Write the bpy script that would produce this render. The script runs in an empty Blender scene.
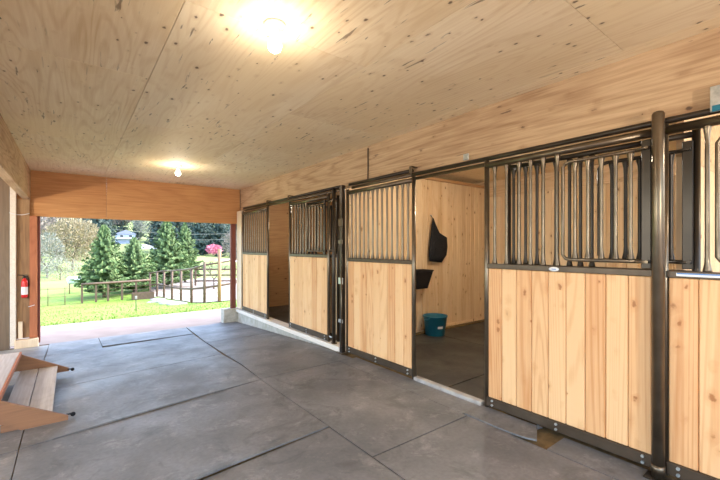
import bpy, bmesh, math, random
from mathutils import Vector, Matrix, noise as mnoise
random.seed(7)
PI = math.pi
SC = bpy.context.scene
COL = SC.collection
WL = {}          # world location of every object's origin

# ------------------------------------------------------------------ materials
def newmat(name):
    m = bpy.data.materials.new(name); m.use_nodes = True
    nt = m.node_tree
    b = nt.nodes['Principled BSDF']
    return m, nt, b
def N(nt, t, **kw):
    n = nt.nodes.new(t)
    for k, v in kw.items():
        if k.startswith('i_'):
            key = k[2:]
            n.inputs[int(key) if key.isdigit() else key].default_value = v
        else: setattr(n, k, v)
    return n
def L(nt, a, b): nt.links.new(a, b)
def math_n(nt, op, a, b=None, c=None, clamp=False):
    n = nt.nodes.new('ShaderNodeMath'); n.operation = op; n.use_clamp = clamp
    for i, v in enumerate((a, b, c)):
        if v is None: continue
        if isinstance(v, (int, float)): n.inputs[i].default_value = v
        else: nt.links.new(v, n.inputs[i])
    return n.outputs[0]
def mixc(nt, f, a, b, mode='MIX'):
    n = nt.nodes.new('ShaderNodeMix'); n.data_type = 'RGBA'; n.blend_type = mode
    for i, v in ((0, f), (6, a), (7, b)):
        if isinstance(v, (int, float)): n.inputs[i].default_value = v
        elif isinstance(v, tuple): n.inputs[i].default_value = v + (1,) if len(v) == 3 else v
        else: nt.links.new(v, n.inputs[i])
    return n.outputs[2]
def mapr(nt, v, a, b, c=0., d=1.):
    n = nt.nodes.new('ShaderNodeMapRange'); n.clamp = True
    nt.links.new(v, n.inputs[0])
    for i, x in enumerate((a, b, c, d)): n.inputs[i+1].default_value = x
    return n.outputs[0]
def wood(name, light, dark, grain='Z', knot_scale=5., knot_r=.10, knot_keep=.5, knot_col=(.10, .045, .02),
         var=.25, rough=.6, contour=.35, streak=.35, blotch=.15, tint=None, bump=.1, cracks=False, csc=1., cal=.55, cf=110.):
    m, nt, b = newmat(name)
    tc = N(nt, 'ShaderNodeTexCoord'); geo = N(nt, 'ShaderNodeNewGeometry')
    isl = geo.outputs['Random Per Island']
    off = N(nt, 'ShaderNodeVectorMath', operation='MULTIPLY_ADD'); 
    cx = N(nt, 'ShaderNodeCombineXYZ'); 
    for i in range(3): L(nt, isl, cx.inputs[i])
    L(nt, cx.outputs[0], off.inputs[0]); off.inputs[1].default_value = (37, 53, 71); L(nt, tc.outputs['Object'], off.inputs[2])
    ax = 'XYZ'.index(grain)
    def mp(across, along):
        mpn = N(nt, 'ShaderNodeMapping'); s = [across]*3; s[ax] = along
        mpn.inputs['Scale'].default_value = s; L(nt, off.outputs[0], mpn.inputs['Vector']); return mpn.outputs[0]
    n1 = N(nt, 'ShaderNodeTexNoise', i_Scale=1., i_Detail=5., i_Roughness=.6); L(nt, mp(55, 2.2), n1.inputs['Vector'])
    n2 = N(nt, 'ShaderNodeTexNoise', i_Scale=1., i_Detail=1.5, i_Roughness=.4, i_Distortion=.3); L(nt, mp(3.2*csc, cal*csc), n2.inputs['Vector'])
    ct = math_n(nt, 'SINE', math_n(nt, 'MULTIPLY', n2.outputs[0], cf))
    ct = mapr(nt, ct, .1, 1., 0, 1)
    n3 = N(nt, 'ShaderNodeTexNoise', i_Scale=1., i_Detail=3.); L(nt, mp(1.6, .9), n3.inputs['Vector'])
    f = math_n(nt, 'MULTIPLY', mapr(nt, n1.outputs[0], .35, .7), streak)
    f = math_n(nt, 'MULTIPLY_ADD', ct, contour, f, clamp=True)
    f = math_n(nt, 'MULTIPLY_ADD', math_n(nt, 'SUBTRACT', isl, .5), var, f, clamp=True)
    f = math_n(nt, 'MULTIPLY_ADD', mapr(nt, n3.outputs[0], .4, .7), blotch, f, clamp=True)
    col = mixc(nt, f, light, dark)
    if tint:
        n5 = N(nt, 'ShaderNodeTexNoise', i_Scale=1., i_Detail=2.); L(nt, mp(.9, .5), n5.inputs['Vector'])
        col = mixc(nt, mapr(nt, n5.outputs[0], .42, .62, 0, .6), col, tint)
    v = N(nt, 'ShaderNodeTexVoronoi', i_Scale=1.); v.inputs['Randomness'].default_value = 1
    nw = N(nt, 'ShaderNodeTexNoise', i_Scale=38., i_Detail=3.); L(nt, off.outputs[0], nw.inputs['Vector'])
    L(nt, mp(knot_scale, knot_scale*.62), v.inputs['Vector'])
    sep = N(nt, 'ShaderNodeSeparateColor'); L(nt, v.outputs['Color'], sep.inputs[0])
    keep = math_n(nt, 'LESS_THAN', sep.outputs[0], knot_keep)
    rr = math_n(nt, 'MULTIPLY_ADD', sep.outputs[1], knot_r, knot_r*.35)
    dd = math_n(nt, 'MULTIPLY_ADD', math_n(nt, 'SUBTRACT', nw.outputs[0], .5), knot_r*2.0, v.outputs['Distance'])
    kd = math_n(nt, 'DIVIDE', dd, rr)
    core = math_n(nt, 'MULTIPLY', mapr(nt, kd, .55, 1.05, 1, 0), keep)
    halo = math_n(nt, 'MULTIPLY', mapr(nt, kd, 1., 2.6, .38, 0), keep)
    col = mixc(nt, halo, col, dark)
    col = mixc(nt, math_n(nt, 'MULTIPLY', core, .85), col, knot_col)
    if cracks:   # short dark checks running with the grain
        n4 = N(nt, 'ShaderNodeTexNoise', i_Scale=1., i_Detail=3., i_Roughness=.65, i_Distortion=.6); L(nt, mp(26, 3.0), n4.inputs['Vector'])
        n6 = N(nt, 'ShaderNodeTexNoise', i_Scale=1., i_Detail=1.); L(nt, mp(2.2, 1.1), n6.inputs['Vector'])
        cr = math_n(nt, 'MULTIPLY', mapr(nt, n4.outputs[0], .63, .69), mapr(nt, n6.outputs[0], .47, .56, 0, .7))
        col = mixc(nt, cr, col, knot_col)
    L(nt, col, b.inputs['Base Color'])
    b.inputs['Roughness'].default_value = rough
    if bump:
        bp = N(nt, 'ShaderNodeBump', i_Strength=bump, i_Distance=.004); L(nt, n1.outputs[0], bp.inputs['Height']); L(nt, bp.outputs[0], b.inputs['Normal'])
    return m
def plain(name, col, rough=.5, metal=0., noise=0., nscale=8., col2=None, bump=0., spec=None):
    m, nt, b = newmat(name)
    b.inputs['Roughness'].default_value = rough; b.inputs['Metallic'].default_value = metal
    if spec is not None: b.inputs['Specular IOR Level'].default_value = spec
    if noise or col2:
        tc = N(nt, 'ShaderNodeTexCoord')
        n = N(nt, 'ShaderNodeTexNoise', i_Scale=nscale, i_Detail=4.); L(nt, tc.outputs['Object'], n.inputs['Vector'])
        c2 = col2 or tuple(c*.6 for c in col)
        c = mixc(nt, mapr(nt, n.outputs[0], .35, .65), col, c2); L(nt, c, b.inputs['Base Color'])
        if bump:
            bp = N(nt, 'ShaderNodeBump', i_Strength=bump, i_Distance=.01); L(nt, n.outputs[0], bp.inputs['Height']); L(nt, bp.outputs[0], b.inputs['Normal'])
    else: b.inputs['Base Color'].default_value = col + (1,)
    return m
def emit(name, col, s):
    m, nt, b = newmat(name)
    b.inputs['Base Color'].default_value = col+(1,); b.inputs['Emission Color'].default_value = col + (1,); b.inputs['Emission Strength'].default_value = s
    return m
def leafmat(name, a, c, scale=3., trans=.0):
    m, nt, b = newmat(name)
    geo = N(nt, 'ShaderNodeNewGeometry'); tc = N(nt, 'ShaderNodeTexCoord')
    n = N(nt, 'ShaderNodeTexNoise', i_Scale=scale, i_Detail=2.); L(nt, tc.outputs['Object'], n.inputs['Vector'])
    f = math_n(nt, 'MULTIPLY_ADD', geo.outputs['Random Per Island'], .6, math_n(nt, 'MULTIPLY', n.outputs[0], .5), clamp=True)
    L(nt, mixc(nt, f, a, c), b.inputs['Base Color']); b.inputs['Roughness'].default_value = .7
    b.inputs['Specular IOR Level'].default_value = .2
    return m

M = {}
M['ceil'] = wood('ceiling_plywood', (.93, .79, .57), (.66, .46, .25), 'Y', 13., .125, .8, (.10, .05, .03), var=.35, rough=.72, contour=.24, streak=.30, blotch=.35, tint=(.86, .68, .42), cracks=True, cal=.4)
M['beam'] = wood('beam_plywood', (.62, .44, .27), (.30, .165, .08), 'Y', 9., .10, .55, (.09, .045, .03), var=.2, rough=.7, contour=.26, streak=.5, blotch=.35, cracks=True, cal=.22, cf=90.)
M['header'] = wood('header_plywood', (.66, .34, .13), (.45, .18, .06), 'X', 7, .08, .5, (.10, .03, .01), var=.2, rough=.65, contour=.2, streak=.5, blotch=.35, cal=.25)
M['plyX'] = wood('inner_plywood', (.78, .58, .36), (.46, .27, .12), 'Y', 7., .10, .5, (.12, .05, .02), var=.2, contour=.25, streak=.35, cal=.3)
M['plyO'] = wood('orange_plywood', (.58, .34, .16), (.36, .17, .07), 'X', 6, .10, .5, (.12, .04, .015), var=.2, contour=.25, streak=.4, cal=.3)
M['pine'] = wood('pine_boards', (.80, .50, .25), (.56, .24, .08), 'Z', 11., .17, .55, (.34, .12, .03), var=.8, rough=.5, contour=.34, streak=.32, blotch=.2, cal=.12, cf=150.)
M['pine2'] = wood('pine_partition_boards', (.82, .63, .40), (.58, .35, .16), 'Z', 10., .17, .45, (.22, .08, .03), var=.7, rough=.6, contour=.25, streak=.3, blotch=.2, cal=.14, cf=130.)
M['palewood'] = wood('pale_trim_wood', (.82, .68, .50), (.60, .42, .26), 'Z', 4., .06, .3, (.2, .1, .05), var=.1, contour=.2, streak=.3)
M['whitewood'] = wood('whitewashed_sill', (.80, .74, .66), (.58, .48, .38), 'Y', 4., .06, .3, (.25, .15, .1), var=.1, contour=.15, streak=.4)
M['redpost'] = wood('stained_post', (.20, .05, .03), (.09, .02, .015), 'Z', 4., .05, .3, (.03, .01, .01), var=.1, contour=.2, streak=.5)
M['orangepost'] = wood('orange_post', (.48, .17, .07), (.28, .08, .03), 'Z', 4., .05, .3, (.1, .03, .01), var=.1, contour=.2, streak=.5)
M['brownply'] = wood('brown_ply', (.40, .24, .11), (.22, .12, .055), 'Z', 4., .05, .3, (.1, .03, .01), var=.1, contour=.25, streak=.5, blotch=.6)
M['darkply'] = wood('dark_weathered_board', (.20, .14, .09), (.11, .075, .045), 'Z', 4., .05, .3, (.05, .03, .02), var=.1, contour=.2, streak=.5)
M['stepply_shaded'] = wood('shaded_step_plywood', (.27, .13, .06), (.17, .075, .035), 'X', 5., .06, .4, (.1, .04, .02), var=.1, contour=.2, streak=.5)  # brown plywood, darkened to paint in shade on sides facing away
M['tread'] = wood('weathered_tread', (.56, .54, .55), (.40, .37, .37), 'Y', 4., .06, .4, (.14, .10, .08), var=.2, contour=.2, streak=.7, blotch=.3)
M['fencewood'] = wood('fence_wood', (.15, .09, .055), (.08, .05, .03), 'Z', 3., .05, .3, var=.2)
M['metal'] = plain('brown_painted_steel', (.13, .098, .066), .30, .8, col2=(.19, .15, .105), noise=1, nscale=5.)
M['rail'] = plain('brown_rail_steel', (.075, .052, .034), .38, .55, col2=(.11, .08, .055), noise=1, nscale=5.)
M['metald'] = plain('dark_painted_steel', (.035, .026, .018), .33, .5, col2=(.055, .042, .03), noise=1, nscale=5.)
M['zinc'] = plain('zinc_hardware', (.62, .64, .64), .35, .8, noise=1, nscale=30., col2=(.42, .46, .47))
M['label'] = plain('white_label', (.75, .76, .78), .4)
M['blue'] = plain('blue_print', (.10, .22, .50), .4)
M['orange'] = plain('orange_print', (.70, .30, .07), .4)
M['black'] = plain('black_plastic', (.010, .010, .012), .5, spec=.25)
M['teal'] = plain('teal_plastic', (.008, .15, .23), .35)
M['redpaint'] = plain('red_enamel', (.65, .02, .02), .3)
M['white'] = plain('white_porcelain', (.8, .8, .78), .3)
M['concrete'] = plain('concrete', (.50, .47, .42), .9, noise=1, nscale=9., col2=(.36, .34, .28), bump=.3)
M['apron'] = plain('apron_concrete', (.27, .215, .195), .9, noise=1, nscale=3., col2=(.23, .18, .16), bump=.2)
M['dirt'] = plain('packed_dirt', (.20, .13, .05), .95, noise=1, nscale=14., col2=(.12, .08, .03), bump=.5)
M['sand'] = plain('pale_sand', (.34, .29, .26), .95, noise=1, nscale=.8, col2=(.28, .24, .21))
M['rock'] = plain('grey_rock', (.42, .40, .37), .9, noise=1, nscale=6., col2=(.24, .22, .2))
M['house'] = plain('blue_grey_siding', (.34, .40, .58), .7)
M['roof'] = plain('slate_roof', (.26, .28, .38), .8)
M['glass'] = plain('dark_window_glass', (.03, .04, .06), .1)
M['road'] = plain('pale_road', (.6, .6, .62), .9)

def matm(name, base, hi, scuff):
    m, nt, b = newmat(name)
    tc = N(nt, 'ShaderNodeTexCoord'); geo = N(nt, 'ShaderNodeNewGeometry')
    n1 = N(nt, 'ShaderNodeTexNoise', i_Scale=1.6, i_Detail=5., i_Roughness=.6, i_Distortion=.4); L(nt, geo.outputs['Position'], n1.inputs['Vector'])
    n2 = N(nt, 'ShaderNodeTexNoise', i_Scale=34., i_Detail=3.); L(nt, geo.outputs['Position'], n2.inputs['Vector'])
    n3 = N(nt, 'ShaderNodeTexNoise', i_Scale=3.5, i_Detail=7., i_Roughness=.8, i_Distortion=.35); L(nt, geo.outputs['Position'], n3.inputs['Vector'])
    c = mixc(nt, mapr(nt, n1.outputs[0], .34, .68), base, hi)
    c = mixc(nt, mapr(nt, n3.outputs[0], .54, .72, 0, .55), c, scuff)
    n5 = N(nt, 'ShaderNodeTexNoise', i_Scale=2.7, i_Detail=6., i_Roughness=.7, i_Distortion=1.2)
    mpn = N(nt, 'ShaderNodeMapping'); mpn.inputs['Location'].default_value = (9, 4, 2); L(nt, geo.outputs['Position'], mpn.inputs[0]); L(nt, mpn.outputs[0], n5.inputs['Vector'])
    c = mixc(nt, mapr(nt, n5.outputs[0], .53, .66, 0, .6), c, tuple(x*.5 for x in base))
    c = mixc(nt, mapr(nt, n2.outputs[0], .35, .7, 0, .3), c, tuple(x*.6 for x in base))
    L(nt, c, b.inputs['Base Color'])
    L(nt, mapr(nt, n1.outputs[0], .3, .7, .62, .42), b.inputs['Roughness'])
    bp = N(nt, 'ShaderNodeBump', i_Strength=.35, i_Distance=.004); L(nt, n2.outputs[0], bp.inputs['Height']); L(nt, bp.outputs[0], b.inputs['Normal'])
    return m
M['mat'] = matm('rubber_mat', (.125, .127, .130), (.205, .203, .205), (.42, .40, .38))
M['mat2'] = matm('stall_rubber_mat', (.035, .037, .037), (.065, .066, .062), (.12, .12, .11))

def grassmat():
    m, nt, b = newmat('lawn_grass')
    geo = N(nt, 'ShaderNodeNewGeometry')
    n1 = N(nt, 'ShaderNodeTexNoise', i_Scale=.55, i_Detail=5.); L(nt, geo.outputs['Position'], n1.inputs['Vector'])
    n2 = N(nt, 'ShaderNodeTexNoise', i_Scale=14., i_Detail=4., i_Roughness=.7); L(nt, geo.outputs['Position'], n2.inputs['Vector'])
    c = mixc(nt, mapr(nt, n1.outputs[0], .35, .65), (.19, .30, .05), (.26, .35, .09))
    c = mixc(nt, mapr(nt, n2.outputs[0], .4, .62, 0, .6), c, (.10, .19, .03))
    sx = N(nt, 'ShaderNodeSeparateXYZ'); L(nt, geo.outputs['Position'], sx.inputs[0])
    c = mixc(nt, mapr(nt, sx.outputs[1], 24, 40, 0, .7), c, (.27, .32, .13))    # drier pasture beyond the lawn
    c = mixc(nt, mapr(nt, sx.outputs[1], 62, 90, 0, .8), c, (.16, .19, .08))      # forest floor on the hill
    L(nt, c, b.inputs['Base Color']); b.inputs['Roughness'].default_value = .9; b.inputs['Specular IOR Level'].default_value = .1
    bp = N(nt, 'ShaderNodeBump', i_Strength=.6, i_Distance=.05); L(nt, n2.outputs[0], bp.inputs['Height']); L(nt, bp.outputs[0], b.inputs['Normal'])
    return m
M['grass'] = grassmat()
M['needle'] = leafmat('conifer_needles', (.03, .075, .022), (.19, .27, .10), 1.2)
M['needle_far'] = leafmat('distant_needles', (.022, .045, .04), (.07, .105, .085), .5)
M['twig'] = leafmat('tan_twigs', (.22, .18, .105), (.40, .34, .22), 1.)
M['twigp'] = leafmat('pale_twigs', (.17, .18, .155), (.32, .32, .26), 1.)
M['twigg'] = leafmat('grey_brown_twigs', (.15, .125, .11), (.28, .24, .21), 1.)
M['pink'] = leafmat('pink_blossom', (.55, .14, .22), (.75, .35, .42), 3.)
M['bark'] = plain('bark', (.14, .10, .07), .9, noise=1, nscale=6., col2=(.07, .05, .035))
M['grassblade'] = leafmat('grass_blades', (.14, .27, .04), (.28, .40, .10), 2.)

# ------------------------------------------------------------------ mesh builder
class MB:
    def __init__(s): s.bm = bmesh.new()
    def box(s, lo, hi, bev=0., rot=None, piv=None):
        lo = Vector(lo); hi = Vector(hi)
        r = bmesh.ops.create_cube(s.bm, size=1.)
        vs = r['verts']; c = (lo+hi)/2; d = hi-lo
        for v in vs: v.co = Vector((v.co.x*d.x, v.co.y*d.y, v.co.z*d.z)) + c
        if bev:
            es = list({e for v in vs for e in v.link_edges})
            rr = bmesh.ops.bevel(s.bm, geom=es, offset=bev, segments=1, affect='EDGES', profile=.5)
            vs = list({v for f in rr['faces'] for v in f.verts} | {v for v in vs if v.is_valid})
        if rot:
            p = Vector(piv) if piv else c
            bmesh.ops.rotate(s.bm, verts=vs, cent=p, matrix=rot)
        return s
    def tube(s, pts, r, seg=10, cap=True, sx=1.):
        pts = [Vector(p) for p in pts]
        rs = r if isinstance(r, (list, tuple)) else [r]*len(pts)
        rings = []; up0 = None
        for i, p in enumerate(pts):
            t = (pts[min(i+1, len(pts)-1)] - pts[max(i-1, 0)]).normalized()
            if up0 is None or abs(up0.dot(t)) > .98:
                up0 = Vector((1, 0, 0)) if abs(t.x) < .8 else Vector((0, 1, 0))
            a = t.cross(up0).normalized(); c = t.cross(a).normalized(); up0 = -c if (-c).dot(up0) > 0 else c
            a = t.cross(up0).normalized()
            rings.append([s.bm.verts.new(p + a*math.cos(k*2*PI/seg)*rs[i] + up0*math.sin(k*2*PI/seg)*rs[i]*sx) for k in range(seg)])
        for A, B in zip(rings, rings[1:]):
            for k in range(seg):
                f = s.bm.faces.new((A[k], A[(k+1) % seg], B[(k+1) % seg], B[k])); f.smooth = True
        if cap:
            s.bm.faces.new(rings[0][::-1]); s.bm.faces.new(rings[-1])
        return s
    def lathe(s, prof, c, seg=24, axis='Z', caps=True):
        c = Vector(c); rings = []
        for r, z in prof:
            ring = []
            for k in range(seg):
                a = k*2*PI/seg
                ring.append(s.bm.verts.new(c + Vector((r*math.cos(a), r*math.sin(a), z))))
            rings.append(ring)
        for A, B in zip(rings, rings[1:]):
            for k in range(seg):
                f = s.bm.faces.new((A[k], A[(k+1) % seg], B[(k+1) % seg], B[k])); f.smooth = True
        if caps:
            s.bm.faces.new(rings[0][::-1]); s.bm.faces.new(rings[-1])
        return s
    def prism(s, pts, d):
        """extrude a polygon (list of 3D points) by vector d"""
        d = Vector(d); A = [s.bm.verts.new(Vector(p)) for p in pts]; B = [s.bm.verts.new(Vector(p)+d) for p in pts]
        n = len(A); s.bm.faces.new(A); s.bm.faces.new(B[::-1])
        for i in range(n): s.bm.faces.new((A[(i+1) % n], A[i], B[i], B[(i+1) % n]))
        return s
    def quad(s, *ps):
        s.bm.faces.new([s.bm.verts.new(Vector(p)) for p in ps]); return s
    def build(s, name, mat, parent=None, loc=None, recalc=True):
        if recalc: bmesh.ops.recalc_face_normals(s.bm, faces=s.bm.faces[:])
        o0 = WL[parent.name] if parent else Vector(loc or (0, 0, 0))
        if o0.length: bmesh.ops.translate(s.bm, vec=-o0, verts=s.bm.verts[:])
        me = bpy.data.meshes.new(name); s.bm.to_mesh(me); s.bm.free()
        me.materials.append(mat if not isinstance(mat, str) else M[mat])
        o = bpy.data.objects.new(name, me); COL.objects.link(o)
        if parent: o.parent = parent
        else: o.location = o0
        WL[o.name] = o0
        return o
def tag(o, label=None, cat=None, group=None, kind=None):
    if label: o['label'] = label
    if cat: o['category'] = cat
    if group: o['group'] = group
    if kind: o['kind'] = kind
    return o
def thing(name, label, cat, loc, group=None):
    o = bpy.data.objects.new(name, None); COL.objects.link(o); o.location = loc; WL[o.name] = Vector(loc)
    o.empty_display_size = .1
    return tag(o, label, cat, group)
def struct(o): o['kind'] = 'structure'; return o
def boards(mb, ax, fixed, a0, a1, z0, z1, w, th, seed=0):
    """vertical boards: ax 'Y' = boards laid along Y in the plane X=fixed"""
    n = max(1, round((a1-a0)/w)); w = (a1-a0)/n
    for i in range(n):
        p, q = a0+i*w+.0018, a0+(i+1)*w-.0018
        if ax == 'Y': mb.box((fixed, p, z0), (fixed+th, q, z1), .006)
        else: mb.box((p, fixed, z0), (q, fixed+th, z1), .006)

# ------------------------------------------------------------------ levels
def fz(y):                      # aisle floor: level, then ramping down to the doorway
    if y < 4.6: return 0.
    return -.215*(y-4.6)/(8.45-4.6)
EY = 8.5; CZ = 2.77; Y0 = -2.3; WX = 3.06; LX = -.55; BX = 6.65

# ------------------------------------------------------------------ setting
# ceiling of plywood sheets
mb = MB(); g = .0016
cols = [(-3.6, -1.96, 1.0), (-1.96, -.74, 2.3), (-.74, .48, 3.32), (.48, 1.70, 4.59), (1.70, 2.92, .92), (2.92, 4.14, 2.1), (4.14, 5.36, .4), (5.36, 6.8, 1.6)]
for x0, x1, ys in cols:
    y = ys - 2.44*5
    while y < 8.65:
        a, b_ = max(y, Y0), min(y+2.44, 8.65)
        if b_ > a+.01: mb.box((x0+g, a+g, CZ), (x1-g, b_-g, CZ+.018), .0012)
        y += 2.44
struct(mb.build('ceiling', 'ceil'))
struct(MB().box((-3.7, Y0, CZ+.022), (6.9, 8.75, CZ+.2)).build('roof_light_block', 'darkply'))  # unseen slab over the ceiling, added to block light from above
# beams over the stall fronts and the open left bay
mb = MB(); y = Y0
for yb in (3.80, 8.5):
    mb.box((WX, y+.001, 2.29), (WX+.05, yb-.001, CZ), .0015); y = yb
struct(mb.build('wall_right', 'beam'))
mb = MB(); y = Y0
for yb in (-.56, 1.9, 4.32, 6.76, 8.5):
    mb.box((LX-.10, y+.001, 2.265), (LX, yb-.001, CZ), .0015); y = yb
struct(mb.build('wall_left', 'beam'))
# header over the doorway
mb = MB()
mb.box((-3.5, EY, 1.985), (.525, EY+.05, CZ), .0015); mb.box((.528, EY, 1.985), (WX+.02, EY+.05, CZ), .0015)
struct(mb.build('wall_back', 'header'))
# floor slab (concrete, under the mats) with a ramp
def ground_strip(mb, x0, x1, ys, f, th):
    for a, b_ in zip(ys, ys[1:]):
        vs = [(x0, a, f(a)), (x1, a, f(a)), (x1, b_, f(b_)), (x0, b_, f(b_))]
        mb.prism(vs, (0, 0, -th))
mb = MB(); ground_strip(mb, -3.6, 3.0, [Y0, 4.6, 8.45], lambda y: fz(y)-.016, .3)
struct(mb.build('floor', 'dirt'))
mb = MB(); mb.box((3.0, Y0, -.3), (BX+.1, 4.35, -.018)); mb.box((3.0, 4.35, -.3), (BX+.1, 8.5, .02))
struct(mb.build('floor_stalls', 'dirt'))
# stall walls: boards below, plywood above
mb = MB(); boards(mb, 'Y', BX, Y0, 8.5, -.02, 2.45, .14, .03); struct(mb.build('wall_stall_back', 'pine2'))
mb = MB()
for i in range(5): mb.box((BX, Y0+i*2.44, 2.453), (BX+.03, min(Y0+(i+1)*2.44-.003, 8.5), CZ-.001), .001)
struct(mb.build('wall_stall_back_upper', 'plyX'))
struct(MB().box((BX+.03, Y0, -.3), (BX+.12, 8.6, CZ)).build('wall_outer', 'darkply'))
mb = MB(); boards(mb, 'X', 4.46, 3.16, BX-.002, .0, 2.63, .135, .05); struct(mb.build('wall_partition', 'pine2'))
struct(MB().box((3.16, 4.43, 2.632), (BX-.002, 4.55, 2.68), .004).build('trim_1', 'plyO'))
struct(MB().box((3.16, 4.435, .0), (BX-.002, 4.46, .07), .003).build('baseboard_partition', 'pine2'))
mb = MB(); boards(mb, 'X', .66, 3.2, BX-.002, .0, 2.06, .135, .05); struct(mb.build('wall_near_partition', 'pine2'))
struct(MB().box((3.2, .665, 2.063), (BX-.002, .705, CZ-.001)).build('wall_near_partition_upper', 'plyX'))
mb = MB(); 
for i in range(3): mb.box((3.06, 8.40, .02+i*1.22+.001), (BX-.002, 8.44, min(.02+(i+1)*1.22-.001, CZ-.001)), .001)
struct(mb.build('wall_stall_end', 'plyO'))
struct(MB().box((3.06, 8.445, -.3), (BX+.1, 8.55, CZ)).build('wall_end_outer', 'darkply'))
# left bay far wall
for i_, yy in enumerate((-2.1, 1.4, 4.9, 8.3)):      # open pole side of the left bay
    struct(MB().box((-3.6, yy, -.26), (-3.45, yy+.15, CZ), .006).build('trim_%d' % (20+i_), 'darkply'))
# remnants of wall left of the doorway
Z1 = -.215
struct(MB().box((-3.44, 8.36, Z1), (-.80, 8.44, CZ-.002), .003).build('wall_back_left', 'darkply'))
struct(MB().box((-.795, 8.34, Z1+.05), (-.72, 8.44, CZ-.002), .004).build('trim_2', 'whitewood'))
struct(MB().box((-.735, 8.42, Z1+.15), (-.555, 8.45, 2.264), .002).build('wall_back_panel', 'brownply'))
struct(MB().box((-.695, 8.36, Z1+.16), (-.64, 8.415, .22), .003).build('trim_3', 'palewood'))
struct(MB().box((-.555, 8.36, Z1+.15), (-.455, 8.46, 1.984), .004).build('trim_4', 'orangepost'))
struct(MB().box((-.453, 8.40, Z1+.05), (-.42, 8.5, 1.984), .003).build('trim_5', 'redpost'))
struct(MB().box((-.74, 8.30, Z1-.02), (-.44, 8.46, Z1+.14), .004).build('trim_6', 'palewood'))
# jamb on the right: dark post on a concrete pier, pale board beside it
struct(MB().box((2.84, 8.44, .085), (2.95, 8.52, 1.984), .004).build('trim_7', 'redpost'))
struct(MB().box((2.66, 8.38, -.28), (2.99, 8.60, .085), .012).build('trim_8', 'concrete'))
struct(MB().box((2.965, 8.16, .10), (3.055, 8.43, 2.26), .003).build('trim_9', 'palewood'))
# sill and foundation under the far stall
struct(MB().box((2.93, 4.30, .005), (3.12, 8.45, .075), .004).build('trim_10', 'whitewood'))
struct(MB().box((2.97, 4.36, -.3), (3.0, 8.45, .004)).build('trim_11', 'concrete'))
struct(MB().box((2.98, 2.06, -.017), (3.05, 2.92, .035), .006).build('trim_12', 'rock'))

# ------------------------------------------------------------------ rubber mats
def mat_thing(x0, x1, y0, y1, label, group=None, lift=None, qc=None, f=fz, th=.014, z=0., mat='mat', cut=None, name='rubber_mat', seed=0):
    """lift: function (u,v)->height that the mat curls up off the floor; cut: clips the near right corner"""
    gp = .0045; x0 += gp; x1 -= gp; y0 += gp*1.4; y1 -= gp*1.4
    nx = max(2, int((x1-x0)/.09)); ny = max(2, int((y1-y0)/.09))
    mb = MB(); bm = mb.bm; T = {}; B = {}; S = {}
    rnd = random.Random(seed*31+5)
    ph = rnd.random()*6
    for i in range(nx+1):
        for j in range(ny+1):
            u, v = i/nx, j/ny
            X = x0+(x1-x0)*u; Y = y0+(y1-y0)*v
            if qc: X += (qc[0]*(1-u)+qc[1]*u)*(1-v)+(qc[3]*(1-u)+qc[2]*u)*v; Y += (qc[4]*(1-u)+qc[5]*u)*(1-v)+(qc[7]*(1-u)+qc[6]*u)*v
            if cut and v == 0: Y += cut*u
            e = (.002*math.sin(Y*2.3+ph)*(1 if u in (0, 1) else 0), .002*math.sin(X*2.7+ph*2)*(1 if v in (0, 1) else 0))
            zz = f(Y)+z+(lift(u, v) if lift else 0)
            T[i, j] = bm.verts.new((X+e[0], Y+e[1], zz+th)); 
            if i in (0, nx) or j in (0, ny): B[i, j] = bm.verts.new((X+e[0], Y+e[1], zz)); S[i, j] = bm.verts.new((X+e[0], Y+e[1], zz+th))
    for i in range(nx):
        for j in range(ny):
            fc = bm.faces.new((T[i, j], T[i+1, j], T[i+1, j+1], T[i, j+1])); fc.smooth = True
    for i in range(nx):
        for j in (0, ny):
            bm.faces.new((S[i, j], S[i+1, j], B[i+1, j], B[i, j]))
    for j in range(ny):
        for i in (0, nx):
            bm.faces.new((S[i, j], S[i, j+1], B[i, j+1], B[i, j]))
    o = mb.build(name, mat, loc=((x0+x1)/2, (y0+y1)/2, f((y0+y1)/2)+z))
    return tag(o, label, 'rubber mat', group)
SX = 1.66; G = 'rubber mats on the aisle floor'
Lz = -.014
def lift_s4(u, v): return .020*math.exp(-(v)*14)*(.35+.65*max(0, math.sin(PI*min(1, u*1.02))))+.0
def lift_s3(u, v): return .014*math.exp(-v*12)*u*(1-u)*4
mat_thing(-.30, SX, 2.47, 3.95, 'broad grey mat filling the middle of the aisle, near edge curled up', G, lift_s4, qc=(0, 0, 0, 0, -.08, .1, 0, -.30), z=Lz, seed=1)
mat_thing(-.30, SX, 1.10, 2.47, 'grey mat at bottom centre, in front of the curled dark seam', G, qc=(0, 0, 0, 0, 0, 0, .1, -.08), z=Lz, seed=2)
mat_thing(-.30, SX, -.4, 1.10, 'grey mat at the very bottom edge below the near doors', G, z=Lz, seed=3)
mat_thing(-.30, SX, 3.95, 5.38, 'grey mat beside the mounting step, its right end at the long seam', G, lift_s3, qc=(0, 0, .02, 0, -.30, 0, 0, -.32), z=Lz, seed=4)
mat_thing(-.30, SX, 5.38, 7.38, 'pale scuffed mat behind the mounting step', G, qc=(0, .02, .14, 0, -.32, 0, .04, -.18), z=Lz, seed=5)
mat_thing(-.30, .40, 7.27, 8.44, 'short mat at the left end of the doorway threshold', G, qc=(0, 0, 0, 0, -.07, 0, 0, 0), z=Lz, seed=6)
mat_thing(.40, SX, 7.38, 8.44, 'pale mat in the centre of the doorway threshold', G, lambda u, v: .008*math.exp(-v*9), qc=(0, .14, .24, 0, 0, .04, 0, 0), z=Lz, seed=7)
mat_thing(SX, 2.93, 6.40, 8.44, 'mat along the far stall sill near the concrete pier', G, qc=(.09, 0, 0, .24, 0, .04, 0, 0), z=Lz, seed=8)
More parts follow.
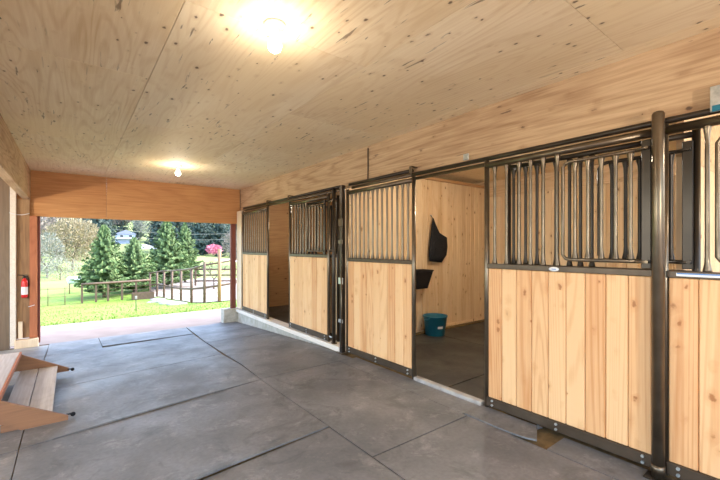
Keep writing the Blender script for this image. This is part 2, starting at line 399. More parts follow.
mat_thing(SX, 2.93, 3.98, 6.40, 'dark mat in front of the far open stall doorway', G, qc=(0, 0, 0, .09, 0, 0, .04, 0), z=Lz, seed=9)
mat_thing(SX, 2.72, 2.02, 3.98, 'large dark mat in front of the open doorway with teal bucket', G, z=Lz, seed=10)
mat_thing(2.72, 3.0, 2.06, 3.98, 'narrow mat strip along the sill of the open stall', G, z=Lz, seed=11)
mat_thing(2.72, 3.0, 1.40, 2.06, 'small mat piece with raised corner beside the bare dirt patch', G, lambda u, v: .010+.03*math.exp(-v*6)*(1-u*.5), z=Lz, cut=.14, seed=12)
mat_thing(2.72, 3.0, -.6, 1.34, 'narrow mat strip under the nearest plank panel', G, z=Lz, seed=13)
mat_thing(SX, 2.72, -.6, 2.02, 'dark scuffed mat at bottom right before the nearest panel', G, z=Lz, seed=14)
mat_thing(-2.2, -.30, 1.6, 3.64, 'mat at the bottom left corner in front of the mounting step', G, z=Lz, seed=15)
mat_thing(-2.2, -.30, 3.64, 5.60, 'mat underneath the mounting step', G, z=Lz, seed=16)
mat_thing(-2.2, -.30, 5.60, 8.30, 'lavender-grey mat at the left, behind the mounting step', G, z=Lz, seed=17)
Gs = 'black mats on the stall floor'
k = 20
for (a, b_, c, d, lb) in ((3.07, 4.85, .72, 2.55, 'black mat just inside the nearest panel of the open stall'), (3.07, 4.85, 2.55, 4.43, 'black stall mat under the feeder, inside the open doorway'),
                          (4.85, 6.64, .72, 2.55, 'black mat in the back right of the open stall'), (4.85, 6.64, 2.55, 4.43, 'black stall mat under the teal bucket')):
    k += 1; mat_thing(a, b_, c, d, lb, Gs, f=lambda y: 0., z=-.014, mat='mat2', seed=k)
mat_thing(3.13, 4.9, 4.56, 8.39, 'black mat covering the far stall floor behind its doorway', Gs, f=lambda y: 0., z=.024, mat='mat2', seed=k+1)

# ------------------------------------------------------------------ stall fronts
RAIL = 1.29
def bar_mesh(mb, x, y, z0, z1, r=.0125):
    h = z1-z0
    zs = [0, .012, .05, .09, h-.09, h-.05, h-.012, h]
    rs = [r*1.9, r*1.75, r*1.15, r, r, r*1.15, r*1.75, r*1.9]
    mb.tube([(x, y, z0+z) for z in zs], rs, 8)
def stall_front(name, label, cat, x, y0, y1, nb, dz=0., yoke=None, metal='metal', group=None, post_r=.022, wood='pine', bars=None, ztop=2.2, bw=.14, badge=False):
    t = thing(name, label, cat, (x, (y0+y1)/2, .0+dz), group)
    zb = .012+dz
    for y in (y0, y1):
        MB().tube([(x, y, zb), (x, y, ztop+.045)], post_r, 12).build('frame_post', metal, t)
    MB().tube([(x, y0, ztop), (x, y1, ztop)], .028 if metal == 'metal' else .02, 12).build('top_tube', metal, t)
    MB().box((x-.022, y0+.01, RAIL-.022+dz*.6), (x+.022, y1-.01, RAIL+.022+dz*.6), .004).build('middle_rail', 'rail', t)
    br = MB().box((x-.024, y0+.01, .03+dz), (x+.024, y1-.01, .11+dz), .004).build('bottom_rail', 'rail', t)
    for yy in (y0+.07, (y0+y1)/2, y1-.07):
        for zz in (.05, .09):
            m_ = MB(); m_.tube([(x-.036, yy, zz+dz), (x-.022, yy, zz+dz)], .010, 8); m_.build('bolt', 'zinc', br)
    w = MB(); boards(w, 'Y', x-.016, y0+post_r, y1-post_r, .11+dz, RAIL-.022+dz*.6, bw, .032)
    w.build('plank_panel', wood, t)
    zl, zh = RAIL+.022+dz*.6, ztop-post_r
    ys = bars if bars else None
    if ys is None:
        lo, hi = (y0, y1) if not yoke else (yoke[1], y1)
        sp = (hi-lo)/(nb+1); ys = [lo+sp*(i+1) for i in range(nb)]
    for y in ys:
        m_ = MB(); bar_mesh(m_, x, y, zl, zh); m_.build('grille_bar', metal, t)
    if yoke:
        a, b_, n = yoke[0], yoke[1], yoke[2]
        xx = x-.032; zt, zb2 = ztop-.10, RAIL+.075+dz*.6
        # frame of the drop-down head gate: tube with rounded corners
        R = .05; pts = []
        def arc(cy, cz, a0):
            return [(xx, cy+R*math.cos(a0+q*PI/8), cz+R*math.sin(a0+q*PI/8)) for q in range(5)]
        pts = [(xx, a, zb2), ] + [(xx, a+.02, zb2)]
        fr = MB(); fr.tube([(xx, a, zt), (xx, b_-R, zt)] + arc(b_-R, zt-R, PI/2)[::-1][::-1][0:0] + [(xx, b_-R*.4, zt-.008), (xx, b_, zt-R*.7), (xx, b_, zb2+R*.7), (xx, b_-R*.4, zb2+.008), (xx, b_-R, zb2), (xx, a, zb2)], .013, 8)
        gt = fr.build('head_gate', metal, t)
        sp = (b_-a)/(n+1)
        for i in range(n):
            m_ = MB(); bar_mesh(m_, xx, a+sp*(i+1), zb2+.008, zt-.008, .0125); m_.build('gate_bar', metal, gt)
        m_ = MB(); m_.box((xx-.012, a-.028, RAIL+.03+dz*.6), (xx+.012, a+.026, zt+.055), .004); m_.build('gate_stile', 'metald', gt)
        for zz in (zb2, zt):
            m_ = MB(); m_.tube([(xx-.045, a-.01, zz), (xx-.010, a-.01, zz)], .011, 8); m_.tube([(xx-.038, a-.01, zz), (xx-.038, a+.05, zz-.004)], .008, 8); m_.build('latch_pin', metal, gt)
    return t
tA = stall_front('stall_panel', 'nearest pine plank panel with brown bars between doorway and round post', 'stall panel', 3.0, .757, 2.01, 0,
     yoke=(.805, 1.33, 5), bars=[1.93, 1.815, 1.70, 1.60, 1.495, 1.385], group='fixed stall panels')
stall_front('stall_panel', 'pine panel with thirteen bars left of the open doorway', 'stall panel', 3.0, 2.93, 4.18, 13, group='fixed stall panels')
stall_front('stall_panel', 'farthest pine panel with bars beside the concrete pier', 'stall panel', 3.0, 6.81, 8.13, 11, dz=.055, group='fixed stall panels')
stall_front('stall_panel', 'pine panel with head gate right of the far open doorway', 'stall panel', 3.0, 4.66, 5.89, 0, dz=.055,
     yoke=(4.73, 5.24, 5), bars=[5.33, 5.42, 5.51, 5.60, 5.69, 5.79], group='fixed stall panels')
stall_front('stall_panel', 'pine panel at the right edge beyond the round post', 'stall panel', 3.0, -1.2, .715, 0, yoke=(.02, .465, 3),
     bars=[.515, -.15, -.27, -.39, -.51, -.63, -.75, -.87, -.99, -1.1], group='fixed stall panels', post_r=.018)
# sliding doors, pushed open behind the panels
stall_front('stall_door', 'sliding stall door pushed open behind the nearest plank panel', 'stall door', 3.105, .585, 1.86, 0, metal='metald',
     yoke=(.62, 1.12, 5), bars=[1.18, 1.26, 1.34, 1.445, 1.55, 1.60, 1.70, 1.765, 1.81], group='sliding stall doors', ztop=2.17)
stall_front('stall_door', 'sliding stall door pushed open behind the far panel', 'stall door', 3.105, 4.57, 5.80, 0, dz=.06, metal='metald', wood='plyX',
     yoke=(4.6, 5.1, 4), bars=[5.2, 5.31, 5.42, 5.53, 5.64], group='sliding stall doors', ztop=2.17)

# maker's badge and sticker strip on the rails
o = MB()
o.lathe([(0.001, 0), (.030, 0), (.034, .003), (.034, .005), (.001, .006)], (0, 0, 0), 20, caps=False)
for v in o.bm.verts: v.co = Vector((-v.co.z, v.co.x*1.15, v.co.y*.52))
for v in o.bm.verts: v.co += Vector((2.977, 1.40, RAIL-.002))
ob = o.build('badge', 'label', tA); ob['label'] = 'small oval white maker badge'
MB().box((2.970, 1.383, RAIL-.005), (2.9712, 1.417, RAIL+.001)).build('badge_print', 'blue', ob)
tC = [x for x in bpy.data.objects if x.get('label', '').startswith('pine panel at the right edge')][0]
st = MB().box((2.9755, .10, RAIL-.010), (2.9775, .655, RAIL+.010)).build('sticker_strip', 'label', tC); st['label'] = 'white sticker strip with blue and orange print'
MB().box((2.9742, .42, RAIL+.002), (2.9754, .652, RAIL+.0098)).build('sticker_print', 'blue', st)
MB().box((2.9742, .14, RAIL+.002), (2.9754, .41, RAIL+.0098)).build('sticker_print', 'orange', st)

# round post between the near stalls
t = thing('support_post', 'thick round brown steel post near the right edge', 'post', (2.95, .735, 0))
MB().tube([(2.935, .735, 0), (2.935, .735, 2.295), (2.935, .735, 2.31), (2.935, .735, 2.316)], [.034, .034, .028, .013], 20).build('post_tube', 'metal', t)
MB().box((2.875, .67, 0), (2.975, .80, .012), .003).build('base_plate', 'metald', t)
MB().tube([(2.935, .735, .04), (2.935, .735, .09)], .038, 16).build('clamp_collar', 'metal', t)

# pair of posts between the two stalls, with latch hardware
t = thing('latch_post', 'brown steel post with chain and latch between the two open stalls', 'post', (2.97, 4.26, 0))
MB().box((2.94, 4.235, 0), (3.0, 4.295, 2.31), .006).build('post_tube', 'metald', t)
MB().box((2.90, 4.18, -.002), (3.03, 4.34, .014), .004).build('base_plate', 'metal', t)
m_ = MB()
pz = 2.05; px = 2.925
for i in range(34):      # chain links hanging down the post
    z = pz-i*.035; hor = i % 2
    pts = []
    for q in range(9):
        a = q*2*PI/8; c, s_ = math.cos(a)*.011, math.sin(a)*.022
        pts.append((px+(c if hor else 0), 4.225+.01*math.sin(i*.5)+(0 if hor else c), z+s_))
    m_.tube(pts, .0038, 5, cap=False)
m_.build('chain', 'metal', t)
for z, zz in ((1.75, .10), (1.5, .06), (.95, .09), (.42, .05)):
    MB().box((2.925, 4.205, z), (2.94, 4.305, z+zz), .004).build('latch_plate', 'zinc' if z < 1 else 'metal', t)
MB().tube([(2.915, 4.21, .1), (2.915, 4.21, 1.2)], .008, 8).build('drop_rod', 'metal', t)
t = thing('door_post', 'slender brown post at the left of the latch post', 'post', (3.0, 4.50, 0))
MB().tube([(2.985, 4.50, .0), (2.985, 4.50, 2.3)], .026, 12).build('post_tube', 'metald', t)
MB().box((2.955, 4.46, 0.076), (3.02, 4.54, .09), .003).build('base_plate', 'metal', t)
for z in (.17, 1.42, 2.12):
    MB().tube([(2.955, 4.50, z), (2.955, 4.56, z), (2.97, 4.60, z)], .010, 8).build('clamp', 'zinc' if z < 1 else 'metal', t)

# door tracks
def track(y0, y1, label, hangers, segs):
    t = thing('door_track', label, 'door track', (3.02, (y0+y1)/2, 2.33), 'sliding door tracks')
    for a, b_, z in segs:
        MB().tube([(3.0, a, z), (3.0, b_, z)], .021, 12).build('upper_tube', 'metald', t)
        MB().tube([(3.032, a+.02, z-.042), (3.032, b_-.02, z-.042)], .019, 12).build('lower_tube', 'metal', t)
    for y in hangers:
        h = MB(); h.box((2.966, y-.022, 2.265), (2.978, y+.022, 2.352), .003); h.box((2.966, y-.022, 2.340), (3.058, y+.022, 2.352), .003)
        h.build('hanger', 'metal', t)
    return t
t = track(-1.2, 4.14, 'long brown steel door track above the two near panels', [2.95], [(-1.2, 2.95, 2.262), (2.95, 4.14, 2.308)])
zb = MB(); zb.box((2.972, .43, 2.25), (2.986, .50, 2.40), .003); b_ = zb.build('bracket', 'zinc', t); b_['label'] = 'bright zinc bracket'
MB().box((2.968, .44, 2.25), (2.971, .49, 2.285), .001).build('bracket_tag', 'teal', b_)
MB().box((2.968, 2.19, 2.285), (2.984, 2.25, 2.345), .003).build('bracket', 'zinc', t)
track(4.36, 8.1, 'far brown steel door track next to the doorway header', [6.8, 5.9], [(4.36, 8.1, 2.308)])
# slanted outer tube joining the tracks
tag(MB().tube([(3.048, 3.80, 2.33), (3.048, 3.80, 2.74)], .007, 8).build('hanging_rod', 'metald', loc=(3.045, 3.8, 2.35)), 'thin dark vertical rod on the plywood beam above the barred panel', 'rod')

# ------------------------------------------------------------------ things in the open stall
t = thing('bucket', 'teal plastic bucket on the stall floor against the plank wall', 'bucket', (4.80, 4.20, 0))
b1 = MB(); b1.lathe([(.001, .004), (.150, .004), (.158, .012), (.192, .30), (.204, .305), (.206, .325), (.197, .328), (.187, .31), (.150, .02), (.001, .016)], (4.80, 4.20, 0), 32, caps=False)
b1.build('bucket_body', 'teal', t)
for sgn in (-1, 1):
    MB().tube([(4.80+sgn*.20*math.cos(.4)+.06*q*.0, 4.20, .0)] and [(4.80+sgn*(.200+.03*math.sin(q*PI/6)), 4.20-.06+.02*q, .30-.035*math.sin(q*PI/6)) for q in range(7)], .009, 8).build('rope_handle', 'teal', t)
lab = MB()
for q in range(5):
    a0, a1 = math.radians(235+q*6), math.radians(241+q*6)
    def P(a, z): 
        r = .160+(.192-.160)*(z/.30)+.002
        return (4.80+r*math.cos(a), 4.20+r*math.sin(a), z)
    lab.quad(P(a0, .13), P(a1, .13), P(a1, .17), P(a0, .17))
lab.build('bucket_mark', 'label', t)
# corner feeder
t = thing('feed_bucket', 'black plastic feed tub hung on the stall wall behind the door post', 'feed bucket', (4.53, 4.30, .76))
fb = MB()
def ringp(w, d, z, yb=4.43): return [(4.53-w, yb, z), (4.53+w, yb, z), (4.53+w*.82, yb-d, z), (4.53-w*.82, yb-d, z)]
prof = [(.15, .20, .78), (.205, .275, 1.06), (.215, .285, 1.065), (.215, .285, 1.085), (.185, .255, 1.085), (.135, .17, .80)]
rings = [[fb.bm.verts.new(p) for p in ringp(w, d, z, 4.43 if i < 4 else 4.415)] for i, (w, d, z) in enumerate(prof)]
for A, B in zip(rings, rings[1:]):
    for q in range(4): fb.bm.faces.new((A[q], A[(q+1) % 4], B[(q+1) % 4], B[q]))
fb.bm.faces.new(rings[0]); fb.bm.faces.new(rings[-1])
fb.build('tub', 'black', t)
MB().box((4.49, 4.425, 1.04), (4.57, 4.46, 1.13), .004).build('hanging_clip', 'black', t)
# hay bag
t = thing('hay_bag', 'black net hay bag hanging from a hook on the plank wall', 'hay bag', (5.0, 4.40, 1.2))
hb = MB()
def atw(u, v, y=4.40):
    tt = (u-360)/376.; a, b_ = .609+.793*tt, .793-.609*tt; d = y/b_
    return (a*d, 1.46+(247-v)*d/376.)
left = [(432.0, 218), (431.0, 224), (430.2, 232), (429.0, 241), (428.0, 250), (427.4, 256), (428.5, 261.0)]
right = [(432.9, 218), (435.2, 225), (438.6, 233), (445.8, 237.5), (446.2, 247), (445.2, 255), (441.0, 262.5)]
rows = []
for (l, r) in zip(left, right):
    (xl, zl), (xr, zr) = atw(*l), atw(*r); rows.append((xl, zl, xr, zr))
nS = 16
rg = []
for i, (xl, zl, xr, zr) in enumerate(rows):
    th = [.010, .03, .05, .07, .085, .08, .04][i]; ring = []
    for q in range(nS):
        a = q*2*PI/nS; cxm = (xl+xr)/2; w = (xr-xl)/2
        f_ = (1+math.cos(a))/2
        wr = 1+.05*math.sin(q*3.1+i*1.7)
        ring.append(hb.bm.verts.new((cxm+w*math.cos(a), 4.40-.01+th*math.sin(a)*wr*.62-th*.2, zl+(zr-zl)*f_)))
    rg.append(ring)
for A, B in zip(rg, rg[1:]):
    for q in range(nS):
        f_ = hb.bm.faces.new((A[q], A[(q+1) % nS], B[(q+1) % nS], B[q])); f_.smooth = True
hb.bm.faces.new(rg[0]); hb.bm.faces.new(rg[-1][::-1])
m, nt, b = newmat('black_net')
tc = N(nt, 'ShaderNodeTexCoord'); vv = N(nt, 'ShaderNodeTexVoronoi', i_Scale=26., feature='DISTANCE_TO_EDGE'); L(nt, tc.outputs['Object'], vv.inputs['Vector'])
L(nt, mixc(nt, mapr(nt, vv.outputs[0], .03, .10), (.006, .006, .007), (.022, .022, .025)), b.inputs['Base Color']); b.inputs['Roughness'].default_value = .9; b.inputs['Specular IOR Level'].default_value = .15
bp = N(nt, 'ShaderNodeBump', i_Strength=.8, i_Distance=.01); bp.invert = True; L(nt, vv.outputs[0], bp.inputs['Height']); L(nt, bp.outputs[0], b.inputs['Normal'])
hb.build('net_bag', m, t)
x0, z0 = atw(432.4, 218)
MB().tube([(x0, 4.395, z0-.01), (x0, 4.42, z0+.03), (x0, 4.44, z0+.05)], .005, 6).build('cord', 'black', t)
rp = MB(); p_ = [(atw(434.5+4*math.cos(a), 247+7*math.sin(a))) for a in [q*PI/6 for q in range(13)]]
rp.tube([(x, 4.345, z) for x, z in p_], .006, 6, cap=False); rp.build('ring_opening', 'black', t)
tag(MB().tube([(x0, 4.462, z0+.055), (x0, 4.42, z0+.055), (x0, 4.405, z0+.035), (x0, 4.41, z0+.015)], .004, 6).build('wall_hook', 'zinc', loc=(x0, 4.46, z0+.05)), 'small metal hook holding the black hay bag', 'hook')

# ------------------------------------------------------------------ mounting step
SZ = -.0
t = thing('mounting_step', 'brown two-step mounting block with grey treads at the lower left', 'step stool', (-.5, 4.8, 0))
prof = [(-.02, .0), (-.32, .0), (-.37, .05), (-.46, .085), (-.80, .085), (-.90, .05), (-.95, .0), (-1.1, .0), (-1.1, .27), (-.45, .27), (-.02, .035)]
for y in (4.02, 5.60):
    MB().prism([(x, y, z) for x, z in prof], (0, .022, 0)).build('side_panel', 'stepply_shaded', t)
for a, b_ in ((-.45, -.295), (-.288, -.125)):
    MB().box((a, 4.045, .062), (b_, 5.598, .085), .004).build('lower_tread', 'tread', t)
for a, b_ in ((-1.1, -.78), (-.775, -.455)):
    MB().box((a, 4.02, .272), (b_, 5.62, .292), .004).build('upper_tread', 'tread', t)
MB().box((-.455, 4.02, .250), (-.437, 5.62, .293), .003).build('nosing', 'orangepost', t)
for y in (4.045, 5.56): MB().box((-.44, y, .0), (-.13, y+.04, .060), .003).build('cleat', 'stepply_shaded', t)
for y in (4.06, 5.55):
    c = MB(); c.lathe([(.001, -.009), (.016, -.009), (.019, 0), (.016, .009), (.001, .009)], (0, 0, 0), 14, caps=False)
    for v in c.bm.verts: v.co = Vector((v.co.x, v.co.z, v.co.y)) + Vector((.012, y, .027))
    c.box((-.035, y-.012, .03), (.022, y+.012, .04), .003)
    c.build('caster', 'black', t)
tag(MB().tube([(-.62+.07*math.cos(a), 5.1+.05*math.sin(a)+.02*math.sin(a*3), .030+.02*math.sin(a*2)) for a in [q*PI/8 for q in range(17)]], .022, 8).build('hose_loop', 'black', loc=(-.62, 5.1, 0)), 'dark coil under the mounting step seen through its gap', 'coil')

# ------------------------------------------------------------------ fire extinguisher and wiring left of the doorway
t = thing('fire_extinguisher', 'small red fire extinguisher on the board left of the doorway', 'fire extinguisher', (-.60, 8.34, .62))
cx_, cy_ = -.615, 8.35
MB().lathe([(.001, .62), (.036, .62), (.043, .64), (.043, .88), (.033, .915), (.016, .93), (.016, .945), (.001, .945)], (cx_, cy_, 0), 20, caps=False).build('cylinder', 'redpaint', t)
MB().lathe([(.0445, .67), (.0445, .80)], (cx_, cy_, 0), 20, caps=False).build('paper_label', 'label', t)
MB().box((cx_-.015, cy_-.015, .945), (cx_+.015, cy_+.015, .975), .003).build('valve', 'black', t)
MB().tube([(cx_, cy_, .975), (cx_-.02, cy_-.01, .99), (cx_-.08, cy_-.02, 1.0)], .007, 6).build('handle', 'black', t)
MB().tube([(cx_+.01, cy_, .965), (cx_+.04, cy_-.01, .97), (cx_+.056, cy_-.01, .91), (cx_+.052, cy_-.01, .80)], .006, 6).build('hose', 'black', t)
MB().box((cx_-.03, 8.397, .68), (cx_+.03, 8.42, 1.0), .002).build('wall_bracket', 'metal', t)
for z, lb in ((2.02, 'thin white cable high across the board left of the doorway'), (.46, 'short white cable low on the orange post by the doorway')):
    tag(MB().tube([(-.80+q*.05, 8.33-.008*math.sin(q*1.3), z-.03*math.sin(q*PI/5)) for q in range(6)] if z > 1 else [(-.57+q*.02, 8.356, z+.006*q) for q in range(5)], .005, 6).build('cable', 'label', loc=(-.7, 8.33, z)), lb, 'cable')

# ------------------------------------------------------------------ ceiling bulbs in view, plus added unseen fill bulbs
M['bulb'] = emit('lit_bulb_glass', (1., .86, .66), 22.)
def bulb(x, y, label, power, z=CZ, drop=0.):
    t = thing('ceiling_bulb', label, 'light bulb', (x, y, z), 'bare bulbs on the ceiling')
    if drop:
        MB().tube([(x, y, z), (x, y, z-drop)], .006, 6).build('cord', 'black', t); z -= drop
    MB().lathe([(.001, 0), (.062, 0), (.064, -.006), (.058, -.018), (.036, -.028), (.030, -.034), (.030, -.060), (.026, -.064), (.001, -.064)][::-1], (x, y, z), 24, caps=False).build('lamp_holder', 'white', t)
    MB().lathe([(.001, -.165), (.020, -.162), (.034, -.150), (.040, -.130), (.037, -.110), (.024, -.088), (.016, -.075), (.016, -.064)], (x, y, z), 20, caps=False).build('bulb', 'bulb', t)
    l = bpy.data.lights.new('bulb_light', 'POINT'); l.energy = power; l.color = (1., .93, .80) if x > 3 else (1., .86, .68); l.shadow_soft_size = .045
    o = bpy.data.objects.new('bulb_light', l); COL.objects.link(o); o.location = (x, y, z-.23)
    return t
BP = 14
bulb(.95, 2.06, 'near lit bulb in a white holder at the top of the picture', 4.)
bulb(1.36, 6.57, 'far lit bulb on the ceiling close to the doorway header', 5.5)
bulb(1.2, -1.5, 'added unseen fill bulb on a cord behind the viewpoint', 60, drop=.75)  # added out of view to warm the ceiling at a grazing angle
bulb(-2.0, 2.2, 'near added unseen fill bulb on a cord in the open left bay', 55, drop=.8)  # added fill lamp, out of view, brightens the aisle ceiling
bulb(-2.0, 6.2, 'far added unseen fill bulb on a cord in the open left bay', 60, drop=.8)  # second added fill lamp for the left side, also unseen
bulb(4.0, 2.7, 'added hidden fill bulb inside the near open stall above the mats', 30)  # added to brighten the stall interior, hidden behind the beam
bulb(4.0, 6.9, 'added hidden fill bulb inside the far open stall', 7)  # added weak fill for the far stall, kept out of sight
bulb(4.0, -.9, 'added hidden fill bulb inside the stall at the right edge', 24)  # added fill for the right-hand stall, out of view

# ------------------------------------------------------------------ outdoors
def lerp(x, pts):
    if x <= pts[0][0]: return pts[0][1]
    for (a, va), (b_, vb) in zip(pts, pts[1:]):
        if x <= b_: 
            s = (x-a)/(b_-a); s = s*s*(3-2*s) if False else s
            return va+(vb-va)*s
    return pts[-1][1]
PR = [(8.4, -.22), (10.6, -.26), (14, -.62), (22, -1.32), (45, -1.5), (70, -.6), (100, .2), (150, 1.6), (180, 3.), (220, 7), (300, 20)]
def tz(x, y):
    return lerp(y, PR) + (mnoise.noise(Vector((x*.05, y*.05, 0)))*(.02+min(1., max(0, (y-20)/60))*1.6) if y > 12 else 0)
mb = MB(); bm = mb.bm
ys = [8.44, 9.5, 10.5, 11, 12, 13, 14, 15, 16, 17, 18, 20, 22, 24, 27, 30, 35, 40, 45, 50, 56, 62, 70, 80, 90, 100, 115, 130, 150, 180, 210, 240, 300]
xs = [-90, -70, -55, -45, -35, -28, -22, -17, -13, -10, -8, -6, -4, -2, 0, 2, 4, 6, 8, 10, 12, 15, 18, 22, 27, 34, 42, 52, 65, 80, 100, 130, 160]
V = [[bm.verts.new((x, y, tz(x, y)-(.05 if y < 10.6 else 0))) for x in xs] for y in ys]
for j in range(len(ys)-1):
    for i in range(len(xs)-1):
        f_ = bm.faces.new((V[j][i], V[j][i+1], V[j+1][i+1], V[j+1][i])); f_.smooth = True
struct(mb.build('ground_lawn', 'grass'))
struct(MB().prism([(-90, -60, -.45), (130, -60, -.45), (130, 8.44, -.30), (-90, 8.44, -.30)], (0, 0, -.1)).build('ground_bounce', 'sand'))  # pale unseen yard, added so sunlit ground bounces light into the barn
mb = MB(); mb.prism([(-9, 8.46, -.222), (12, 8.46, -.222), (12, 10.62, -.25), (-9, 10.62, -.25)], (0, 0, -.15)); struct(mb.build('ground_apron', 'apron'))

# grass tufts along the lawn
rnd = random.Random(3); mb = MB(); bm = mb.bm
for i in range(9000):
    y = 10.62+14*rnd.random()**1.6; x = -3.5+ (3.5+.62*y)*rnd.random()
    z = tz(x, y)-.01; h = .02+.04*rnd.random(); a = rnd.random()*PI; w = .012+.012*rnd.random()
    dx, dy = math.cos(a)*w, math.sin(a)*w
    bm.faces.new((bm.verts.new((x-dx, y-dy, z)), bm.verts.new((x+dx, y+dy, z)), bm.verts.new((x+(rnd.random()-.5)*.06, y+(rnd.random()-.5)*.06, z+h))))
tag(mb.build('grass_tufts', 'grassblade', recalc=False), 'short bright green grass blades covering the lawn outside', 'grass', kind='stuff')

def conifer(name, label, x, y, H, R, seed, mat='needle', group=None, levels=30, per=13, dens=11, z=None, base=.10):
    r = random.Random(seed); z = tz(x, y)-.05 if z is None else z
    t = thing(name, label, 'tree', (x, y, z), group)
    MB().tube([(x, y, z), (x, y, z+H*.5), (x, y, z+H*.95)], [H*.022, H*.014, H*.003], 7).build('trunk', 'bark', t)
    mb = MB(); bm = mb.bm
    for l in range(levels):
        h = base+(1-base)*(l+r.random()*.8)/levels
        if h > .985: continue
        Rl = R*(1-h)**.72*(.80+.4*r.random()) if h > base+.06 else R*.75*(.7+.4*r.random())
        nb = max(4, int(per*(1-.45*h)))
        a0 = r.random()*6
        for k in range(nb):
            a = a0+k*2*PI/nb+r.random()*.5; Lb = Rl*(.65+.5*r.random())
            ca, sa = math.cos(a), math.sin(a)
            for q in range(dens):
                s = (q+.6)/dens; rad = Lb*s
                dz = H*.035*(-s*1.2+s*s*1.9)+ (1-s)*.0
                for side in (-1, 1):
                    sw = Lb*.24*(1-s*.75)*(.5+r.random())*side
                    px_, py_ = x+ca*rad, y+sa*rad; pz_ = z+H*h+dz
                    tx, ty = px_+ca*Lb*.16-sa*sw, py_+sa*Lb*.16+ca*sw
                    tzv = pz_-abs(sw)*.35+r.uniform(-.03, .05)*H*.25
                    wv = .022*H*(.6+.6*r.random())
                    v0 = bm.verts.new((px_, py_, pz_+wv*.4)); v1 = bm.verts.new((px_+ca*wv, py_+sa*wv, pz_-wv)); v2 = bm.verts.new((tx, ty, tzv-wv*.5)); v3 = bm.verts.new((tx-ca*wv, ty-sa*wv, tzv+wv*.6))
                    bm.faces.new((v0, v1, v2, v3))
    # leader
    mb.tube([(x, y, z+H*.9), (x, y, z+H)], [H*.008, .003], 4)
    mb.build('foliage', mat, t, recalc=False)
    return t
def copy_tree(o, loc, s, rz, label=None):
    r = o.copy(); COL.objects.link(r); r.location = loc; r.scale = (s[0], s[0], s[1]); r.rotation_euler = (0, 0, rz); WL[r.name] = Vector(loc)
    if label: r['label'] = label
    for c in o.children:
        d = c.copy(); COL.objects.link(d); d.parent = r
    return r
def bare_tree(name, label, x, y, H, R, seed, mat='twig', group=None, nt_=2600, z=None, lo=.25, sliver=.012, flat=.42):
    r = random.Random(seed); z = tz(x, y)-.05 if z is None else z
    t = thing(name, label, 'tree', (x, y, z), group)
    mb = MB(); tips = []
    def grow(p, d, ln, rad, lev):
        q = p+d*ln; mb.tube([p, p+d*ln*.5+Vector((r.uniform(-.05, .05)*ln, r.uniform(-.05, .05)*ln, 0)), q], [rad, rad*.8, rad*.55], 5, cap=False)
        if lev == 0: tips.append(q); return
        for k in range(3):
            nd = (d*.8+Vector((r.uniform(-1, 1), r.uniform(-1, 1), r.uniform(-.1, .7)))*.75).normalized()
            grow(q, nd, ln*.72, rad*.55, lev-1)
    grow(Vector((x, y, z)), Vector((0, 0, 1)), H*.24, H*.022, 4)
    mb.build('branches', 'bark', t, recalc=False)
    mb = MB(); bm = mb.bm; c = Vector((x, y, z+H*(lo+1)/2)); hz = H*(1-lo)/2
    for i in range(nt_):
        while True:
            v = Vector((r.uniform(-1, 1), r.uniform(-1, 1), r.uniform(-1, 1)))
            if .35 < v.length < 1: break
        v *= 1+.14*mnoise.noise(v*2.5+Vector((seed, 0, 0)))
        p = c+Vector((v.x*R, v.y*R, v.z*hz)); d = (Vector((v.x, v.y, v.z+.3)).normalized()+Vector((r.uniform(-1, 1), r.uniform(-1, 1), r.uniform(-1, 1)))*.7).normalized()
        ln = H*.05*(.5+r.random()); w = d.cross(Vector((r.uniform(-1, 1), r.uniform(-1, 1), r.uniform(-1, 1)))).normalized()*H*sliver
        bm.faces.new((bm.verts.new(p-w), bm.verts.new(p+w), bm.verts.new(p+d*ln)))
    mb.build('twigs', mat, t, recalc=False)
    return t

# four young conifers behind the rail fence
def T(u, d):
    tt = (u-360)/376.; return ((.609+.793*tt)*d, (.793-.609*tt)*d)
x, y = T(104, 20.5); conifer('conifer_tree', 'leftmost green conifer of the four behind the fences', x, y, 4.0, 1.30, 11, group='young conifers behind the fence')
x, y = T(134, 22.5); conifer('conifer_tree', 'short bushy conifer, second from the left of the four behind the fences', x, y, 3.35, 1.55, 12, group='young conifers behind the fence')
x, y = T(185, 28.5); conifer('conifer_tree', 'rightmost and slimmer conifer of the four, behind the arena fence', x, y, 4.55, 1.35, 14, group='young conifers behind the fence')
x, y = T(167, 25.0); conifer('conifer_tree', 'tallest conifer of the four, behind the left end of the arena fence', x, y, 4.6, 1.75, 13, group='young conifers behind the fence')

# bare and pale trees at the left
x, y = T(73, 42); bare_tree('bare_tree', 'large rounded tan leafless tree upper left in the doorway view', x, y, 5.9, 2.6, 21, 'twig', nt_=5200, lo=.15, sliver=.010)
x, y = T(47, 36); bare_tree('bare_tree', 'pale whitish leafless tree at the doorway left edge', x, y, 4.4, 1.3, 22, 'twigp', nt_=1800, lo=.1)
x, y = T(60, 34); bare_tree('shrub', 'low pale tan shrub in front of the rounded tree', x, y, 2.2, 1.7, 23, 'twigp', nt_=1800, lo=.0)
x, y = T(80, 38); bare_tree('shrub', 'low tan shrub left of the green conifer', x, y, 1.9, 1.9, 24, 'twig', nt_=1800, lo=.0)
x, y = T(117, 168); bare_tree('bare_tree', 'brown-grey leafless tree behind the blue-grey house', x, y, 14.5, 6.5, 25, 'twigg', nt_=3000, lo=.45)
x, y = T(150, 160); bare_tree('bare_tree', 'pale leafless tree right of the blue house', x, y, 12.5, 6.4, 26, 'twigp', nt_=3000, lo=.3)
x, y = T(38, 60); bare_tree('bare_tree', 'grey leafless tree behind the left doorway edge', x, y, 9, 3.5, 27, 'twigg', nt_=2600, lo=.1)
